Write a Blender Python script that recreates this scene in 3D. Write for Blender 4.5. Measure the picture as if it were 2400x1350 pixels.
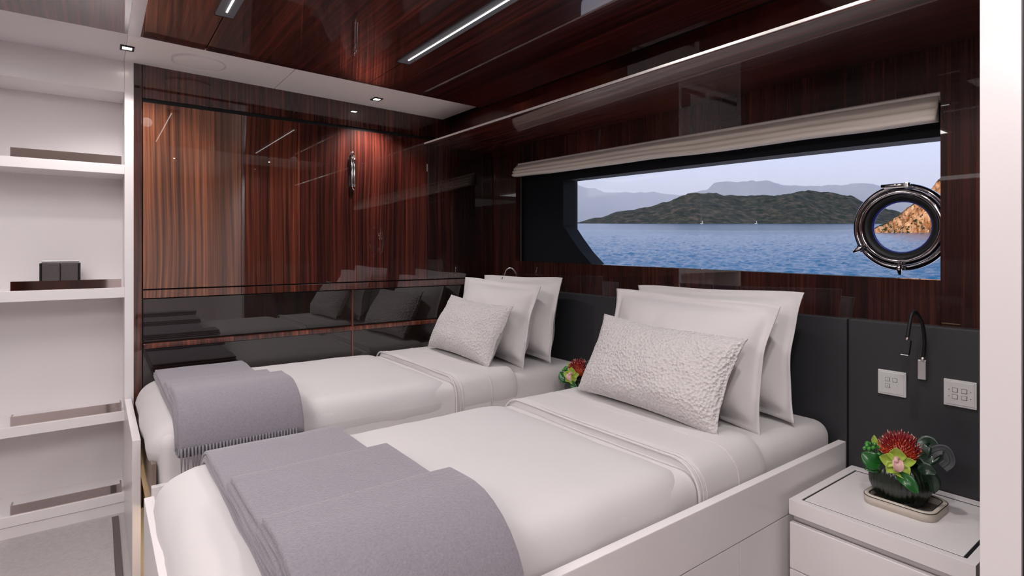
import bpy, bmesh, math, random
from mathutils import Vector, Matrix, noise
random.seed(7)
for o in list(bpy.data.objects): bpy.data.objects.remove(o)
scene = bpy.context.scene
COL = scene.collection

# ------------------------------------------------------------------ camera
F_PX, HOR, CXP = 1300.0, 585.0, 1200.0
CAM = Vector((3.14, -2.19, 1.22))
HEAD = math.radians(53.2)
FWD = Vector((-math.sin(HEAD), math.cos(HEAD), 0)); RGT = Vector((math.cos(HEAD), math.sin(HEAD), 0))
cam_d = bpy.data.cameras.new('camera'); cam = bpy.data.objects.new('camera', cam_d); COL.objects.link(cam)
cam.location = CAM; cam.rotation_euler = (math.pi/2, 0, HEAD)
cam_d.sensor_width = 36; cam_d.lens = 36*F_PX/2400; cam_d.shift_y = -(675-HOR)/2400
cam_d.clip_start = 0.02; cam_d.clip_end = 30000
scene.camera = cam

# ------------------------------------------------------------------ world, sun, exposure
w = bpy.data.worlds.new('sky'); scene.world = w; w.use_nodes = True
nt = w.node_tree; nt.nodes.clear()
wo = nt.nodes.new('ShaderNodeOutputWorld'); bg = nt.nodes.new('ShaderNodeBackground')
tc = nt.nodes.new('ShaderNodeTexCoord'); sp = nt.nodes.new('ShaderNodeSeparateXYZ'); rp = nt.nodes.new('ShaderNodeValToRGB')
nt.links.new(tc.outputs['Generated'], sp.inputs[0]); nt.links.new(sp.outputs['Z'], rp.inputs[0])
nt.links.new(rp.outputs[0], bg.inputs[0]); nt.links.new(bg.outputs[0], wo.inputs[0])
e = rp.color_ramp.elements
e[0].position = 0.0; e[0].color = (0.72, 0.69, 0.84, 1)
e[1].position = 1.0; e[1].color = (0.22, 0.36, 0.68, 1)
k = e.new(0.22); k.color = (0.56, 0.63, 0.85, 1)
bg.inputs[1].default_value = 1.1
sd = bpy.data.lights.new('sun', 'SUN'); sun = bpy.data.objects.new('sun', sd); COL.objects.link(sun)
sd.energy = 3.2; sd.angle = 0.02; sd.color = (1.0, 0.80, 0.60)
sun.rotation_euler = Vector((-0.25, 0.95, -0.42)).to_track_quat('-Z', 'Y').to_euler()
scene.view_settings.view_transform = 'Standard'; scene.view_settings.look = 'None'
scene.view_settings.exposure = 0.25; scene.view_settings.gamma = 1.0
scene.view_settings.use_curve_mapping = False
scene.cycles.volume_bounces = 4

# ------------------------------------------------------------------ helpers
def px_y(px, py, Y):
    a = (px-CXP)/F_PX; b = (HOR-py)/F_PX
    d = FWD + RGT*a + Vector((0,0,b)); t = (Y-CAM.y)/d.y
    return CAM + d*t
def px_x(px, py, X):
    a = (px-CXP)/F_PX; b = (HOR-py)/F_PX
    d = FWD + RGT*a + Vector((0,0,b)); t = (X-CAM.x)/d.x
    return CAM + d*t
def px_z(px, py, Z):
    a = (px-CXP)/F_PX; b = (HOR-py)/F_PX
    d = FWD + RGT*a + Vector((0,0,b)); t = (Z-CAM.z)/d.z
    return CAM + d*t

def link(o, parent=None):
    COL.objects.link(o)
    if parent is not None:
        o.parent = parent; o.matrix_parent_inverse = Matrix.Translation(parent.location).inverted()
    return o
def mesh_obj(name, verts, faces, mat, parent=None, smooth=True):
    me = bpy.data.meshes.new(name); me.from_pydata([tuple(v) for v in verts], [], faces); me.update()
    bm = bmesh.new(); bm.from_mesh(me); bmesh.ops.recalc_face_normals(bm, faces=bm.faces); bm.to_mesh(me); bm.free()
    o = bpy.data.objects.new(name, me); me.materials.append(mat)
    if smooth:
        for p in me.polygons: p.use_smooth = True
    return link(o, parent)
def bm_obj(name, bm, mat, parent=None, smooth=False):
    me = bpy.data.meshes.new(name); bmesh.ops.recalc_face_normals(bm, faces=bm.faces); bm.to_mesh(me); bm.free()
    me.materials.append(mat)
    if smooth:
        for p in me.polygons: p.use_smooth = True
    return link(bpy.data.objects.new(name, me), parent)
def box(name, lo, hi, mat, parent=None, bev=0.0015, seg=2, fn=None):
    bm = bmesh.new(); bmesh.ops.create_cube(bm, size=1)
    lo = Vector(lo); hi = Vector(hi)
    for v in bm.verts:
        v.co = Vector((lo[i]+(v.co[i]+.5)*(hi[i]-lo[i]) for i in range(3)))
    bev = min(bev, .45*min(hi-lo))
    if bev > 0: bmesh.ops.bevel(bm, geom=list(bm.edges), offset=bev, segments=seg, profile=.6, affect='EDGES')
    if fn:
        for v in bm.verts: v.co = Vector(fn(v.co))
    return bm_obj(name, bm, mat, parent)
def thing(name, label, cat, loc, group=None):
    o = bpy.data.objects.new(name, None); o.location = loc; o.empty_display_size = .05; COL.objects.link(o)
    return tag(o, label, cat, group)
def tag(o, label, cat, group=None, kind=None):
    o['label'] = label; o['category'] = cat
    if group: o['group'] = group
    if kind: o['kind'] = kind
    return o
def struct(o, label=None, cat=None):
    o['kind'] = 'structure'
    if label: o['label'] = label
    if cat: o['category'] = cat
    return o
def empty_struct(name, loc, label, cat):
    o = bpy.data.objects.new(name, None); o.location = loc; o.empty_display_size = .05; COL.objects.link(o)
    return struct(o, label, cat)
def tube(bm, pts, rad, n=10, cap=True):
    pts = [Vector(p) for p in pts]; rings = []
    rs = rad if isinstance(rad, (list, tuple)) else [rad]*len(pts)
    up = None
    for i, p in enumerate(pts):
        t = (pts[min(i+1, len(pts)-1)] - pts[max(i-1, 0)]).normalized()
        if up is None:
            up = t.orthogonal().normalized()
        up = (up - t*up.dot(t)).normalized(); s = t.cross(up)
        rings.append([bm.verts.new(p + (up*math.cos(2*math.pi*k/n) + s*math.sin(2*math.pi*k/n))*rs[i]) for k in range(n)])
    for a, b in zip(rings, rings[1:]):
        for k in range(n): bm.faces.new((a[k], a[(k+1) % n], b[(k+1) % n], b[k]))
    if cap: bm.faces.new(rings[0][::-1]); bm.faces.new(rings[-1])
def smooth_pts(ctrl, n=8):
    c = [Vector(p) for p in ctrl]; c = [c[0]*2-c[1]] + c + [c[-1]*2-c[-2]]; out = []
    for i in range(1, len(c)-2):
        for j in range(n):
            t = j/n; p0, p1, p2, p3 = c[i-1:i+3]
            out.append(.5*((2*p1) + (p2-p0)*t + (2*p0-5*p1+4*p2-p3)*t*t + (3*p1-p0-3*p2+p3)*t**3))
    out.append(c[-2]); return out
def nz(x, y, z, s=1.0): return noise.noise(Vector((x*s, y*s, z*s)))

# ------------------------------------------------------------------ materials
MATS = {}
def base_mat(name):
    m = bpy.data.materials.new(name); m.use_nodes = True; MATS[name] = m
    return m, m.node_tree, m.node_tree.nodes['Principled BSDF']
def plain(name, col, rough=.5, metal=0, coat=0, spec=.5, bump=None, emis=None, sheen=0, coatrough=.03, vary=0, trans=0):
    m, t, b = base_mat(name)
    b.inputs['Base Color'].default_value = (*col, 1); b.inputs['Roughness'].default_value = rough
    b.inputs['Metallic'].default_value = metal; b.inputs['Coat Weight'].default_value = coat
    b.inputs['Coat Roughness'].default_value = coatrough; b.inputs['Specular IOR Level'].default_value = spec
    b.inputs['Sheen Weight'].default_value = sheen
    if trans: b.inputs['Transmission Weight'].default_value = trans
    if emis:
        b.inputs['Emission Color'].default_value = (*emis[0], 1); b.inputs['Emission Strength'].default_value = emis[1]
    tcn = t.nodes.new('ShaderNodeTexCoord')
    if vary:
        n = t.nodes.new('ShaderNodeTexNoise'); n.inputs['Scale'].default_value = vary[0]; n.inputs['Detail'].default_value = 4
        t.links.new(tcn.outputs['Object'], n.inputs['Vector'])
        mx = t.nodes.new('ShaderNodeMix'); mx.data_type = 'RGBA'
        mx.inputs['A'].default_value = (*[c*(1-vary[1]) for c in col], 1); mx.inputs['B'].default_value = (*[min(1, c*(1+vary[1])) for c in col], 1)
        t.links.new(n.outputs['Fac'], mx.inputs['Factor']); t.links.new(mx.outputs['Result'], b.inputs['Base Color'])
    if bump:
        kind, sc, st, dist = bump
        n = t.nodes.new('ShaderNodeTexNoise' if kind == 'noise' else 'ShaderNodeTexVoronoi'); n.inputs['Scale'].default_value = sc
        if kind == 'noise': n.inputs['Detail'].default_value = 5
        t.links.new(tcn.outputs['Object'], n.inputs['Vector'])
        bp = t.nodes.new('ShaderNodeBump'); bp.inputs['Strength'].default_value = st; bp.inputs['Distance'].default_value = dist
        t.links.new(n.outputs[0], bp.inputs['Height']); t.links.new(bp.outputs['Normal'], b.inputs['Normal'])
        if coat: pass
    return m
def wood(name, scale, dark, mid, light, coat=1.0, seed=0.0, curve=.0):
    """lacquered veneer: fine straight stripes; scale = texture frequency per axis"""
    m, t, b = base_mat(name)
    tcn = t.nodes.new('ShaderNodeTexCoord'); mp = t.nodes.new('ShaderNodeMapping')
    mp.inputs['Scale'].default_value = scale; mp.inputs['Location'].default_value = (seed, seed*1.7, seed*.6)
    dn = t.nodes.new('ShaderNodeTexNoise'); dn.inputs['Scale'].default_value = 1.3; dn.inputs['Detail'].default_value = 1
    add = t.nodes.new('ShaderNodeVectorMath'); add.operation = 'MULTIPLY_ADD'; add.inputs[1].default_value = (curve,)*3
    t.links.new(tcn.outputs['Object'], dn.inputs['Vector']); t.links.new(dn.outputs['Color'], add.inputs[0])
    t.links.new(tcn.outputs['Object'], add.inputs[2]); t.links.new(add.outputs[0], mp.inputs['Vector'])
    n1 = t.nodes.new('ShaderNodeTexNoise'); n1.inputs['Scale'].default_value = 1.0; n1.inputs['Detail'].default_value = 5; n1.inputs['Roughness'].default_value = .65
    t.links.new(mp.outputs[0], n1.inputs['Vector'])
    r1 = t.nodes.new('ShaderNodeValToRGB'); t.links.new(n1.outputs['Fac'], r1.inputs[0])
    el = r1.color_ramp.elements; el[0].position = .36; el[0].color = (*dark, 1); el[1].position = .66; el[1].color = (*light, 1)
    q = el.new(.52); q.color = (*mid, 1)
    n2 = t.nodes.new('ShaderNodeTexNoise'); n2.inputs['Scale'].default_value = .12; n2.inputs['Detail'].default_value = 2
    t.links.new(mp.outputs[0], n2.inputs['Vector'])
    r2 = t.nodes.new('ShaderNodeMapRange'); r2.inputs[1].default_value = .35; r2.inputs[2].default_value = .65; r2.inputs[3].default_value = .45; r2.inputs[4].default_value = 1.25
    t.links.new(n2.outputs['Fac'], r2.inputs[0])
    mu = t.nodes.new('ShaderNodeMix'); mu.data_type = 'RGBA'; mu.blend_type = 'MULTIPLY'; mu.inputs['Factor'].default_value = 1
    t.links.new(r1.outputs[0], mu.inputs['A']); t.links.new(r2.outputs[0], mu.inputs['B']); t.links.new(mu.outputs['Result'], b.inputs['Base Color'])
    b.inputs['Roughness'].default_value = .35; b.inputs['Specular IOR Level'].default_value = .2
    b.inputs['Coat Weight'].default_value = coat; b.inputs['Coat Roughness'].default_value = .012; b.inputs['Coat IOR'].default_value = 1.78
    return m
DK, MD, LT = (.010, .0028, .002), (.055, .012, .007), (.145, .034, .018)
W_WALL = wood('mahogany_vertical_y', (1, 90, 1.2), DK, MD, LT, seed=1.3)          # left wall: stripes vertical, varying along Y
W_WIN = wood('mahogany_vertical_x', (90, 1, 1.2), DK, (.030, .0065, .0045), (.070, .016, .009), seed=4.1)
W_CEIL = wood('mahogany_ceiling', (1.0, 70, 1), (.014, .0035, .003), (.060, .011, .008), (.155, .028, .017), seed=2.2)
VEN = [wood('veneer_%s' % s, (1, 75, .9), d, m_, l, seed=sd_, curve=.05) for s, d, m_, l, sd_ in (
    ('amber_lit', (.055, .018, .009), (.17, .054, .024), (.32, .11, .046), 3.1),
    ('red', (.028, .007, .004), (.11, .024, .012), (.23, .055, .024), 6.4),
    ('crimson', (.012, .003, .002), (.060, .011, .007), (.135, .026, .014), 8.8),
    ('dark', (.006, .002, .0015), (.026, .006, .004), (.062, .014, .008), 11.7))]  # veneer tints; the brighter ones also carry painted reflection of pale walls
W_LOW = wood('mahogany_dark_low', (1, 90, 1.2), (.006, .002, .0015), (.009, .003, .002), (.014, .0045, .003), seed=5.3)
W_OPP = wood('teak_doors', (60, 60, 1), (.10, .035, .014), (.22, .085, .035), (.36, .15, .06), coat=.4, seed=9)
WHITE = plain('white_lacquer', (.82, .775, .78), .32, coat=.25, coatrough=.12)
WHITE_M = plain('white_matt', (.80, .755, .765), .6)
CREAM = plain('cream_soffit', (.93, .89, .85), .5)
BLACK = plain('black_gap', (.004, .004, .005), .6)
LINER = plain('black_liner', (.004, .005, .008), .6, spec=.2)
LEATHER = plain('charcoal_leather', (.024, .024, .028), .5, bump=('noise', 350, .12, .001))
SHEET = plain('white_cotton', (.645, .612, .615), .85, bump=('noise', 260, .05, .001), sheen=.15)
DUVET = plain('white_duvet', (.625, .592, .596), .85, bump=('noise', 9, .12, .02), sheen=.15)
WOOL = plain('lavender_grey_wool', (.235, .212, .245), .95, bump=('noise', 240, .55, .004), sheen=.35, vary=(170, .22))
BOUCLE = plain('boucle', (.64, .60, .597), .95, bump=('vor', 95, .9, .008), sheen=.4, vary=(120, .10))
CHROME = plain('chrome', (.78, .77, .77), .07, metal=1)
BRONZE = plain('bronze_mirror', (.52, .45, .43), .05, metal=1)
SATIN = plain('satin_metal', (.62, .60, .60), .28, metal=1)
DKMETAL = plain('grey_channel', (.045, .047, .05), .5)
CHANNEL = plain('strip_channel', (.16, .17, .19), .5)
PLASTIC = plain('black_plastic', (.008, .008, .009), .5, spec=.3)
CARPET = plain('carpet', (.50, .46, .465), .95, bump=('noise', 320, .8, .006), vary=(60, .16))
CARPET_EDGE = plain('carpet_edge', (.15, .125, .125), .95, bump=('noise', 320, .8, .006))
FLOORM = plain('floor_pale', (.44, .405, .40), .7, vary=(30, .08))
BLINDM = plain('cream_blind', (.90, .83, .74), .8, bump=('noise', 300, .1, .001), sheen=.2)
LED = plain('led_line', (1, 1, 1), .5, emis=((1, .95, .92), 3.0))
LED_WARM = plain('led_warm', (1, 1, 1), .5, emis=((1, .72, .40), 14.0))
DOWN = plain('downlight_lens', (1, 1, 1), .5, emis=((1, .93, .84), 40.0))
FILL_S = plain('carpet_fill_panel', (1, 1, 1), .5, emis=((1, .955, .95), 9.0))  # glow of the fill panel added above the carpet
FILL_L = plain('ceiling_fill_panel', (1, 1, 1), .5, emis=((1, .955, .95), 8.0))  # glow of the fill panel added near the rear door

def glass_mat():
    m, t, b = base_mat('window_glass'); t.nodes.remove(b)
    o = t.nodes['Material Output']; tr = t.nodes.new('ShaderNodeBsdfTransparent'); gl = t.nodes.new('ShaderNodeBsdfGlossy')
    gl.inputs['Roughness'].default_value = 0; tr.inputs[0].default_value = (.97, .98, .99, 1)
    fr = t.nodes.new('ShaderNodeFresnel'); fr.inputs[0].default_value = 1.25
    mx = t.nodes.new('ShaderNodeMixShader'); t.links.new(fr.outputs[0], mx.inputs[0]); t.links.new(tr.outputs[0], mx.inputs[1]); t.links.new(gl.outputs[0], mx.inputs[2])
    t.links.new(mx.outputs[0], o.inputs[0]); return m
GLASS = glass_mat()

# ------------------------------------------------------------------ room shell
def ceil_z(y):                      # deck camber: the ceiling drops a little towards the hull side
    yr = max(y+2.19, -.1); return 2.097 - .0207*yr
Y_PORT0, Y_PORT1 = -2.088, -2.053    # portal frame between the niche and the wood wall
YB, XR = -4.3, 4.4                   # rear and right limits of the cabin

fl = struct(box('floor', (-.35, YB-.06, -.1), (XR+.06, .05, 0), FLOORM, bev=0), 'pale floor under beds and carpet', 'floor')
rug = thing('rug', 'lavender-grey short pile carpet beside the white shelf unit', 'rug', (1.5, -3.2, 0))
box('pile', (.045, YB+.05, .0), (3.2, -2.135, .012), CARPET, rug, bev=.004)
box('border', (.045, -2.135, .0), (3.2, -2.112, .011), CARPET_EDGE, rug, bev=.003)

# left wall: lacquered wood
wl = empty_struct('wall_left', (0, -1, 0), 'glossy dark mahogany wall along the far bed', 'wall')
box('core', (-.06, Y_PORT1, 0), (-.012, .02, 2.2), BLACK, wl, bev=0)
YL0, YL1 = -2.016, -.012
box('stile', (-.012, Y_PORT1, 0), (0.0, YL0-.004, 2.2), VEN[1], wl, bev=.001)
box('header', (-.012, YL0-.002, 1.937), (0.0, .0, 2.2), W_WALL, wl, bev=.001)
SHEETS = [(YL0, -1.595, VEN[0]), (-1.594, -1.30, VEN[1]), (-1.299, -.98, VEN[2]), (-.979, -.52, VEN[2]), (-.519, YL1, VEN[3])]  # left sheets brightened in colour to stand for reflected pale walls
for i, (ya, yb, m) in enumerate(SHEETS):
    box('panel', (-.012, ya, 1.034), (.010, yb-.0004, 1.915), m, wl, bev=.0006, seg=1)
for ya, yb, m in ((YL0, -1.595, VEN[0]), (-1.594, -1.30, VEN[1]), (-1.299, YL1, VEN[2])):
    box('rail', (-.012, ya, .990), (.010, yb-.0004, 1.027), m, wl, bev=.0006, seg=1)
box('lower_panel', (-.012, YL0, .782), (-.002, -1.006, .985), W_LOW, wl, bev=.001)
box('lower_panel', (-.012, -.994, .782), (-.002, YL1, .985), W_LOW, wl, bev=.001)
box('divider', (-.012, -1.005, .3), (.004, -.995, .987), VEN[1], wl, bev=.001)
box('ledge', (-.012, YL0, .752), (.022, YL1, .776), VEN[1], wl, bev=.004)
box('base_panel', (-.012, YL0, 0), (-.002, YL1, .748), W_LOW, wl, bev=.001)
box('corner_post', (-.012, YL1+.003, 0), (.012, -.0005, 1.935), W_WIN, wl, bev=.001)

hd = thing('panel_latch', 'slim chrome latch handle on the mahogany wall panel', 'handle', (.012, -1.005, 1.55))
c0 = px_x(826, 400, .012)
bm = bmesh.new()
for s in (-1, 1):
    tube(bm, smooth_pts([(.012, c0.y+s*.007, c0.z+.075), (.026, c0.y+s*.007, c0.z+.06), (.028, c0.y+s*.007, c0.z), (.026, c0.y+s*.007, c0.z-.075), (.024, c0.y+s*.007, c0.z-.092)], 5), .0062, 10)
bm_obj('bar', bm, CHROME, hd, True)
bm = bmesh.new(); tube(bm, smooth_pts([(.010, c0.y, c0.z+.085), (.028, c0.y-.004, c0.z+.105), (.034, c0.y-.008, c0.z+.07), (.032, c0.y, c0.z+.04)], 5), .006, 8); bm_obj('hook', bm, CHROME, hd, True)
bm = bmesh.new(); tube(bm, smooth_pts([(.024, c0.y-.006, c0.z-.085), (.026, c0.y-.004, c0.z-.102), (.022, c0.y+.006, c0.z-.112)], 5), .0035, 8); bm_obj('pull_tip', bm, CHROME, hd, True)
box('spine', (.010, c0.y-.011, c0.z-.088), (.016, c0.y+.011, c0.z+.09), DKMETAL, hd, bev=.002)

# window wall: four lacquered boards around the opening
ww = empty_struct('wall_window', (1.4, 0, 0), 'dark striped mahogany wall around the long window', 'wall')
WX0, WX1, WZ0, WZ1 = .255, 2.532, 1.137, 1.80
def headz(x): return 1.779-.046*(x-.255)/2.28
def sillz(x): return 1.147 - .0118*(x-WX0)
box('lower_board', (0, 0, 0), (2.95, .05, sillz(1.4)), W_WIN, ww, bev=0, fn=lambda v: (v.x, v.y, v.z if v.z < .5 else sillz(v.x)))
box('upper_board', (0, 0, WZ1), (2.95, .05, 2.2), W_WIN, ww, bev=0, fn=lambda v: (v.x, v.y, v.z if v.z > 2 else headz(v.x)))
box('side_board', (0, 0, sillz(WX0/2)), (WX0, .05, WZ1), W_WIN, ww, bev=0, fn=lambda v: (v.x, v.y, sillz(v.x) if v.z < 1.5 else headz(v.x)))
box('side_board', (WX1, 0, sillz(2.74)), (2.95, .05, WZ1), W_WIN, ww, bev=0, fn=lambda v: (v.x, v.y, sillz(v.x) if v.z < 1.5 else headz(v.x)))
box('outer_wall_below', (-.35, .161, -.2), (XR+.1, .30, 1.06), LINER, ww, bev=0)
box('outer_wall_above', (-.35, .161, 1.72), (XR+.1, .30, 2.3), LINER, ww, bev=0)
box('outer_wall_end', (-.35, .161, 1.06), (.52, .30, 1.72), LINER, ww, bev=0)
box('outer_wall_end', (2.95, .05, 0), (XR+.1, .30, 2.3), LINER, ww, bev=0)

# window: black liner plate with the yacht-shaped opening, deep reveal, pane
wi = empty_struct('window_1', (1.4, .06, 1.13), 'long tapered hull window with black liner', 'window')
LY, GY = .06, .16
def hole(Yp):
    pts = [px_y(1354, 417.5, LY), px_y(1800, 366, LY), Vector((2.95, LY, 1.588))]
    z_tr = px_y(2200, 320, LY).z; pts[2].z = z_tr-.012
    low = [Vector((2.95, LY, 1.06)), Vector((1.05, LY, 1.085)), Vector((.975, LY, 1.095)), Vector((.905, LY, 1.125))]
    L = px_y(1320, 528, LY); L2 = px_y(1320, 420, LY)
    mid = [L.lerp(low[-1], .62) + Vector((-.006, 0, -.010)), L.lerp(low[-1], .3) + Vector((-.006, 0, -.006)), L, Vector((L.x, LY, pts[0].z))]
    ring = [Vector((L.x, LY, pts[0].z)), pts[1], pts[2]] + low + mid[:3]
    return [Vector((p.x, Yp, p.z)) for p in ring]
h0 = hole(LY); h1 = hole(GY)
bm = bmesh.new()
outer = [Vector((WX0-.03, LY, 1.86)), Vector((1.45, LY, 1.86)), Vector((2.99, LY, 1.86)), Vector((2.99, LY, 1.0)), Vector((1.05, LY, 1.0)), Vector((.97, LY, 1.0)), Vector((.9, LY, 1.0)), Vector((.7, LY, 1.0)), Vector((.5, LY, 1.0)), Vector((WX0-.03, LY, 1.0))]
vo = [bm.verts.new(p) for p in outer]; v0 = [bm.verts.new(p) for p in h0]; v1 = [bm.verts.new(p) for p in h1]
n = len(vo)
for i in range(n):
    j = (i+1) % n
    bm.faces.new((vo[i], vo[j], v0[j], v0[i])); bm.faces.new((v0[i], v0[j], v1[j], v1[i]))
bm_obj('liner', bm, LINER, wi)
box('sill', (WX0-.03, .051, 1.0), (2.95, LY+.001, 1.12), LINER, wi, bev=0, fn=lambda v: (v.x, v.y, v.z if v.z < 1.1 else sillz(v.x)-.001))
box('pane', (.5, GY, 1.0), (2.96, GY+.006, 1.75), GLASS, wi, bev=0)
box('jamb', (WX0-.03, .05, 1.0), (WX0, LY+.002, 1.86), LINER, wi, bev=0)
box('jamb', (2.90, .05, 1.0), (2.95, GY+.02, 1.86), LINER, wi, bev=0)
box('guide_rail', (WX0+.012, .028, 1.14), (WX0+.018, .034, 1.72), DKMETAL, wi, bev=0)

# opening porthole ring set in the pane
RC = px_y(2110, 532, GY-.02)
ph = thing('porthole', 'round polished steel opening porthole set in the long window', 'porthole', RC)
def ring_lathe(name, prof, mat, parent, n=72):
    vs, fs = [], []
    for k in range(n):
        a = 2*math.pi*k/n
        for r, y in prof: vs.append((RC.x+math.cos(a)*r, y, RC.z+math.sin(a)*r))
    m_ = len(prof)
    for k in range(n):
        for j in range(m_):
            fs.append((k*m_+j, k*m_+(j+1) % m_, ((k+1) % n)*m_+(j+1) % m_, ((k+1) % n)*m_+j))
    return mesh_obj(name, vs, fs, mat, parent)
STEEL = plain('port_steel', (.46, .43, .45), .09, metal=1)
ring_lathe('outer_ring', [(.158, GY-.001), (.158, GY-.012), (.154, GY-.020), (.146, GY-.024), (.140, GY-.022), (.139, GY-.001)], STEEL, ph)
ring_lathe('inner_ring', [(.1385, GY-.001), (.1385, GY-.026), (.135, GY-.032), (.124, GY-.036), (.119, GY-.034), (.117, GY-.030), (.117, GY-.001)], STEEL, ph)
ring_lathe('gasket', [(.1165, GY-.001), (.1165, GY-.026), (.112, GY-.027), (.095, GY-.012), (.095, GY-.001)], PLASTIC, ph)
BLUE = plain('blue_tint_rim', (.01, .02, .22), .3)
ring_lathe('tinted_rim', [(.0948, GY-.001), (.0948, GY-.011), (.0905, GY-.006), (.0905, GY-.001)], BLUE, ph)
hg = box('hinge', (RC.x-.045, GY-.052, RC.z+.138), (RC.x+.032, GY-.02, RC.z+.156), CHROME, ph, bev=.005)
bm = bmesh.new(); tube(bm, [(RC.x-.05, GY-.05, RC.z+.15), (RC.x+.04, GY-.05, RC.z+.15)], .006, 12); bm_obj('hinge_pin', bm, CHROME, hg, True)
box('hinge_knuckle', (RC.x+.022, GY-.058, RC.z+.137), (RC.x+.036, GY-.03, RC.z+.158), SATIN, hg, bev=.004)
def latch(ang):
    c = Vector((RC.x+math.cos(ang)*.148, GY-.03, RC.z+math.sin(ang)*.148)); rad = Vector((math.cos(ang), 0, math.sin(ang)))
    tan = Vector((-math.sin(ang), 0, math.cos(ang))); bm = bmesh.new()
    tube(bm, [c-rad*.018+Vector((0, -.012, 0)), c+rad*.004+Vector((0, -.016, 0)), c+rad*.024+Vector((0, -.012, 0))], [.007, .0085, .005], 10)
    tube(bm, [c-tan*.014+Vector((0, -.004, 0)), c+tan*.014+Vector((0, -.004, 0))], .006, 10)
    bm_obj('latch', bm, CHROME, ph, True)
latch(math.radians(-88)); latch(math.radians(212))
bm = bmesh.new()     # the small illegible maker's scribble
c = Vector((RC.x-.002, GY-.037, RC.z-.128)); S = .0011
for line in ([(-9, -3), (-6, 0), (-3, 3.4)], [(-5, -2), (-2, -.6), (0, -2), (2, -.4), (3, -2.2), (4.5, 1.6)], [(3.2, -3.6), (5, -1), (7, -1.6), (9.5, 1)]):
    tube(bm, smooth_pts([(c.x+u*S, c.y, c.z+v*S*1.2) for u, v in line], 4), .0009, 6)
bm_obj('maker_mark', bm, SATIN, ph, True)

# roman blind, gathered at the head of the window
bl = thing('roman_blind', 'cream fabric roman blind drawn up above the window', 'blind', (1.4, -.005, 1.7))
vs, fs = [], []
NX = 90
prof = [(0.0, .012), (.12, .004), (.22, -.012), (.34, -.020), (.44, -.014), (.50, -.022), (.62, -.030), (.70, -.022), (.76, -.028), (.90, -.034), (1.0, -.020), (1.0, .014), (.5, .016), (0, .02)]
for i in range(NX+1):
    t = i/NX; x = WX0+.006 + t*(WX1-WX0-.012)
    zt = 1.768 - .046*t + .004*nz(x, 1, 1, 2.2); zb = 1.692 - .060*t + .006*nz(x, 5, 1, 3.1)
    for f, y in prof:
        vs.append((x, y - .006 + .004*nz(x, f*4, 3, 3), zt+(zb-zt)*f + .0035*nz(x, f*6, 7, 4)*(1 if 0 < f < 1 else .2)))
m_ = len(prof)
for i in range(NX):
    for j in range(m_):
        fs.append((i*m_+j, i*m_+(j+1) % m_, (i+1)*m_+(j+1) % m_, (i+1)*m_+j))
fs += [tuple(range(m_)), tuple(range(NX*m_, NX*m_+m_))[::-1]]
mesh_obj('folded_fabric', vs, fs, BLINDM, bl)
box('head_rail', (WX0+.004, .012, 1.752), (WX1-.004, .045, 1.798), CREAM, bl, bev=.002, fn=lambda v: (v.x, v.y, v.z-.046*(v.x-WX0)/2.28))

# pelmet over the window and the fascia behind it
pl = empty_struct('trim_3', (1.4, -.27, 1.88), 'glossy mahogany pelmet shelf above the window', 'pelmet')
PZ = 1.882
box('pelmet_board', (0.0, -.534, PZ), (2.95, -.0005, PZ+.012), W_CEIL, pl, bev=0)
box('pelmet_edge', (0.0, -.540, PZ+.003), (2.95, -.534, PZ+.012), CREAM, pl, bev=.001)
box('fascia', (0.0, -.332, PZ+.013), (2.95, -.312, 2.2), W_CEIL, pl, bev=0)

# ceiling
ce = empty_struct('ceiling', (1.5, -2, 2.1), 'dark glossy mahogany ceiling with white borders', 'ceiling')
def slope(v): return (v.x, v.y, v.z + ceil_z(v.y))
DX0, DX1 = .42, 2.20
S1, S2 = -1.817, -1.086
for ya, yb in ((Y_PORT1+.004, S1-.0015), (S1+.0015, S2-.0015), (S2+.0015, -.392)):
    box('wood_panel', (DX0+.012, ya, -.010), (DX1, yb, .03), W_CEIL, ce, bev=0, fn=slope)
box('wood_panel', (DX0+.012, YB, -.010), (DX1, Y_PORT0-.004, .03), W_CEIL, ce, bev=0, fn=slope)
for ya, yb in ((YB, -2.29), (-2.29, -.34)):
    box('shadow_gap', (DX0, ya, .004), (DX0+.014, yb, .05), BLACK, ce, bev=0, fn=slope)
box('shadow_gap', (0, -.392, .012), (2.95, -.33, .05), BLACK, ce, bev=0, fn=slope)
box('upper_deck', (-.40, YB-.06, 2.2), (XR+.1, .31, 2.3), BLACK, ce, bev=0)
for ya, yb in ((YB, -2.29), (-2.29, -.38)):
    box('metal_edge', (DX1, ya, -.004), (DX1+.065, yb, .03), DKMETAL, ce, bev=0, fn=slope)
    box('white_panel', (DX1+.066, ya, -.002), (XR, yb, .03), CREAM, ce, bev=0, fn=slope)
t1 = empty_struct('trim_1', (.2, -1, 2.09), 'cream ceiling border above the mahogany wall', 'ceiling border')
for ya, yb in ((Y_PORT0-.001, -1.432), (-1.429, -.40)):
    box('border_panel', (-.012, ya, 0), (DX0, yb, .03), CREAM, t1, bev=.001, seg=1, fn=slope)
box('border_panel', (-.30, YB, 0), (DX0, Y_PORT0-.002, .03), WHITE_M, t1, bev=.001, seg=1, fn=slope)
t2 = empty_struct('trim_2', (0, -2.07, 0), 'narrow white portal post between shelves and mahogany wall', 'post')
box('post', (-.30, Y_PORT0, 0), (.006, Y_PORT1, 2.105), WHITE, t2, bev=.001)
box('ceiling_strip', (.42, Y_PORT0-.004, -.012), (DX1, Y_PORT1+.004, .03), WHITE, t2, bev=.001, fn=slope)

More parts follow.
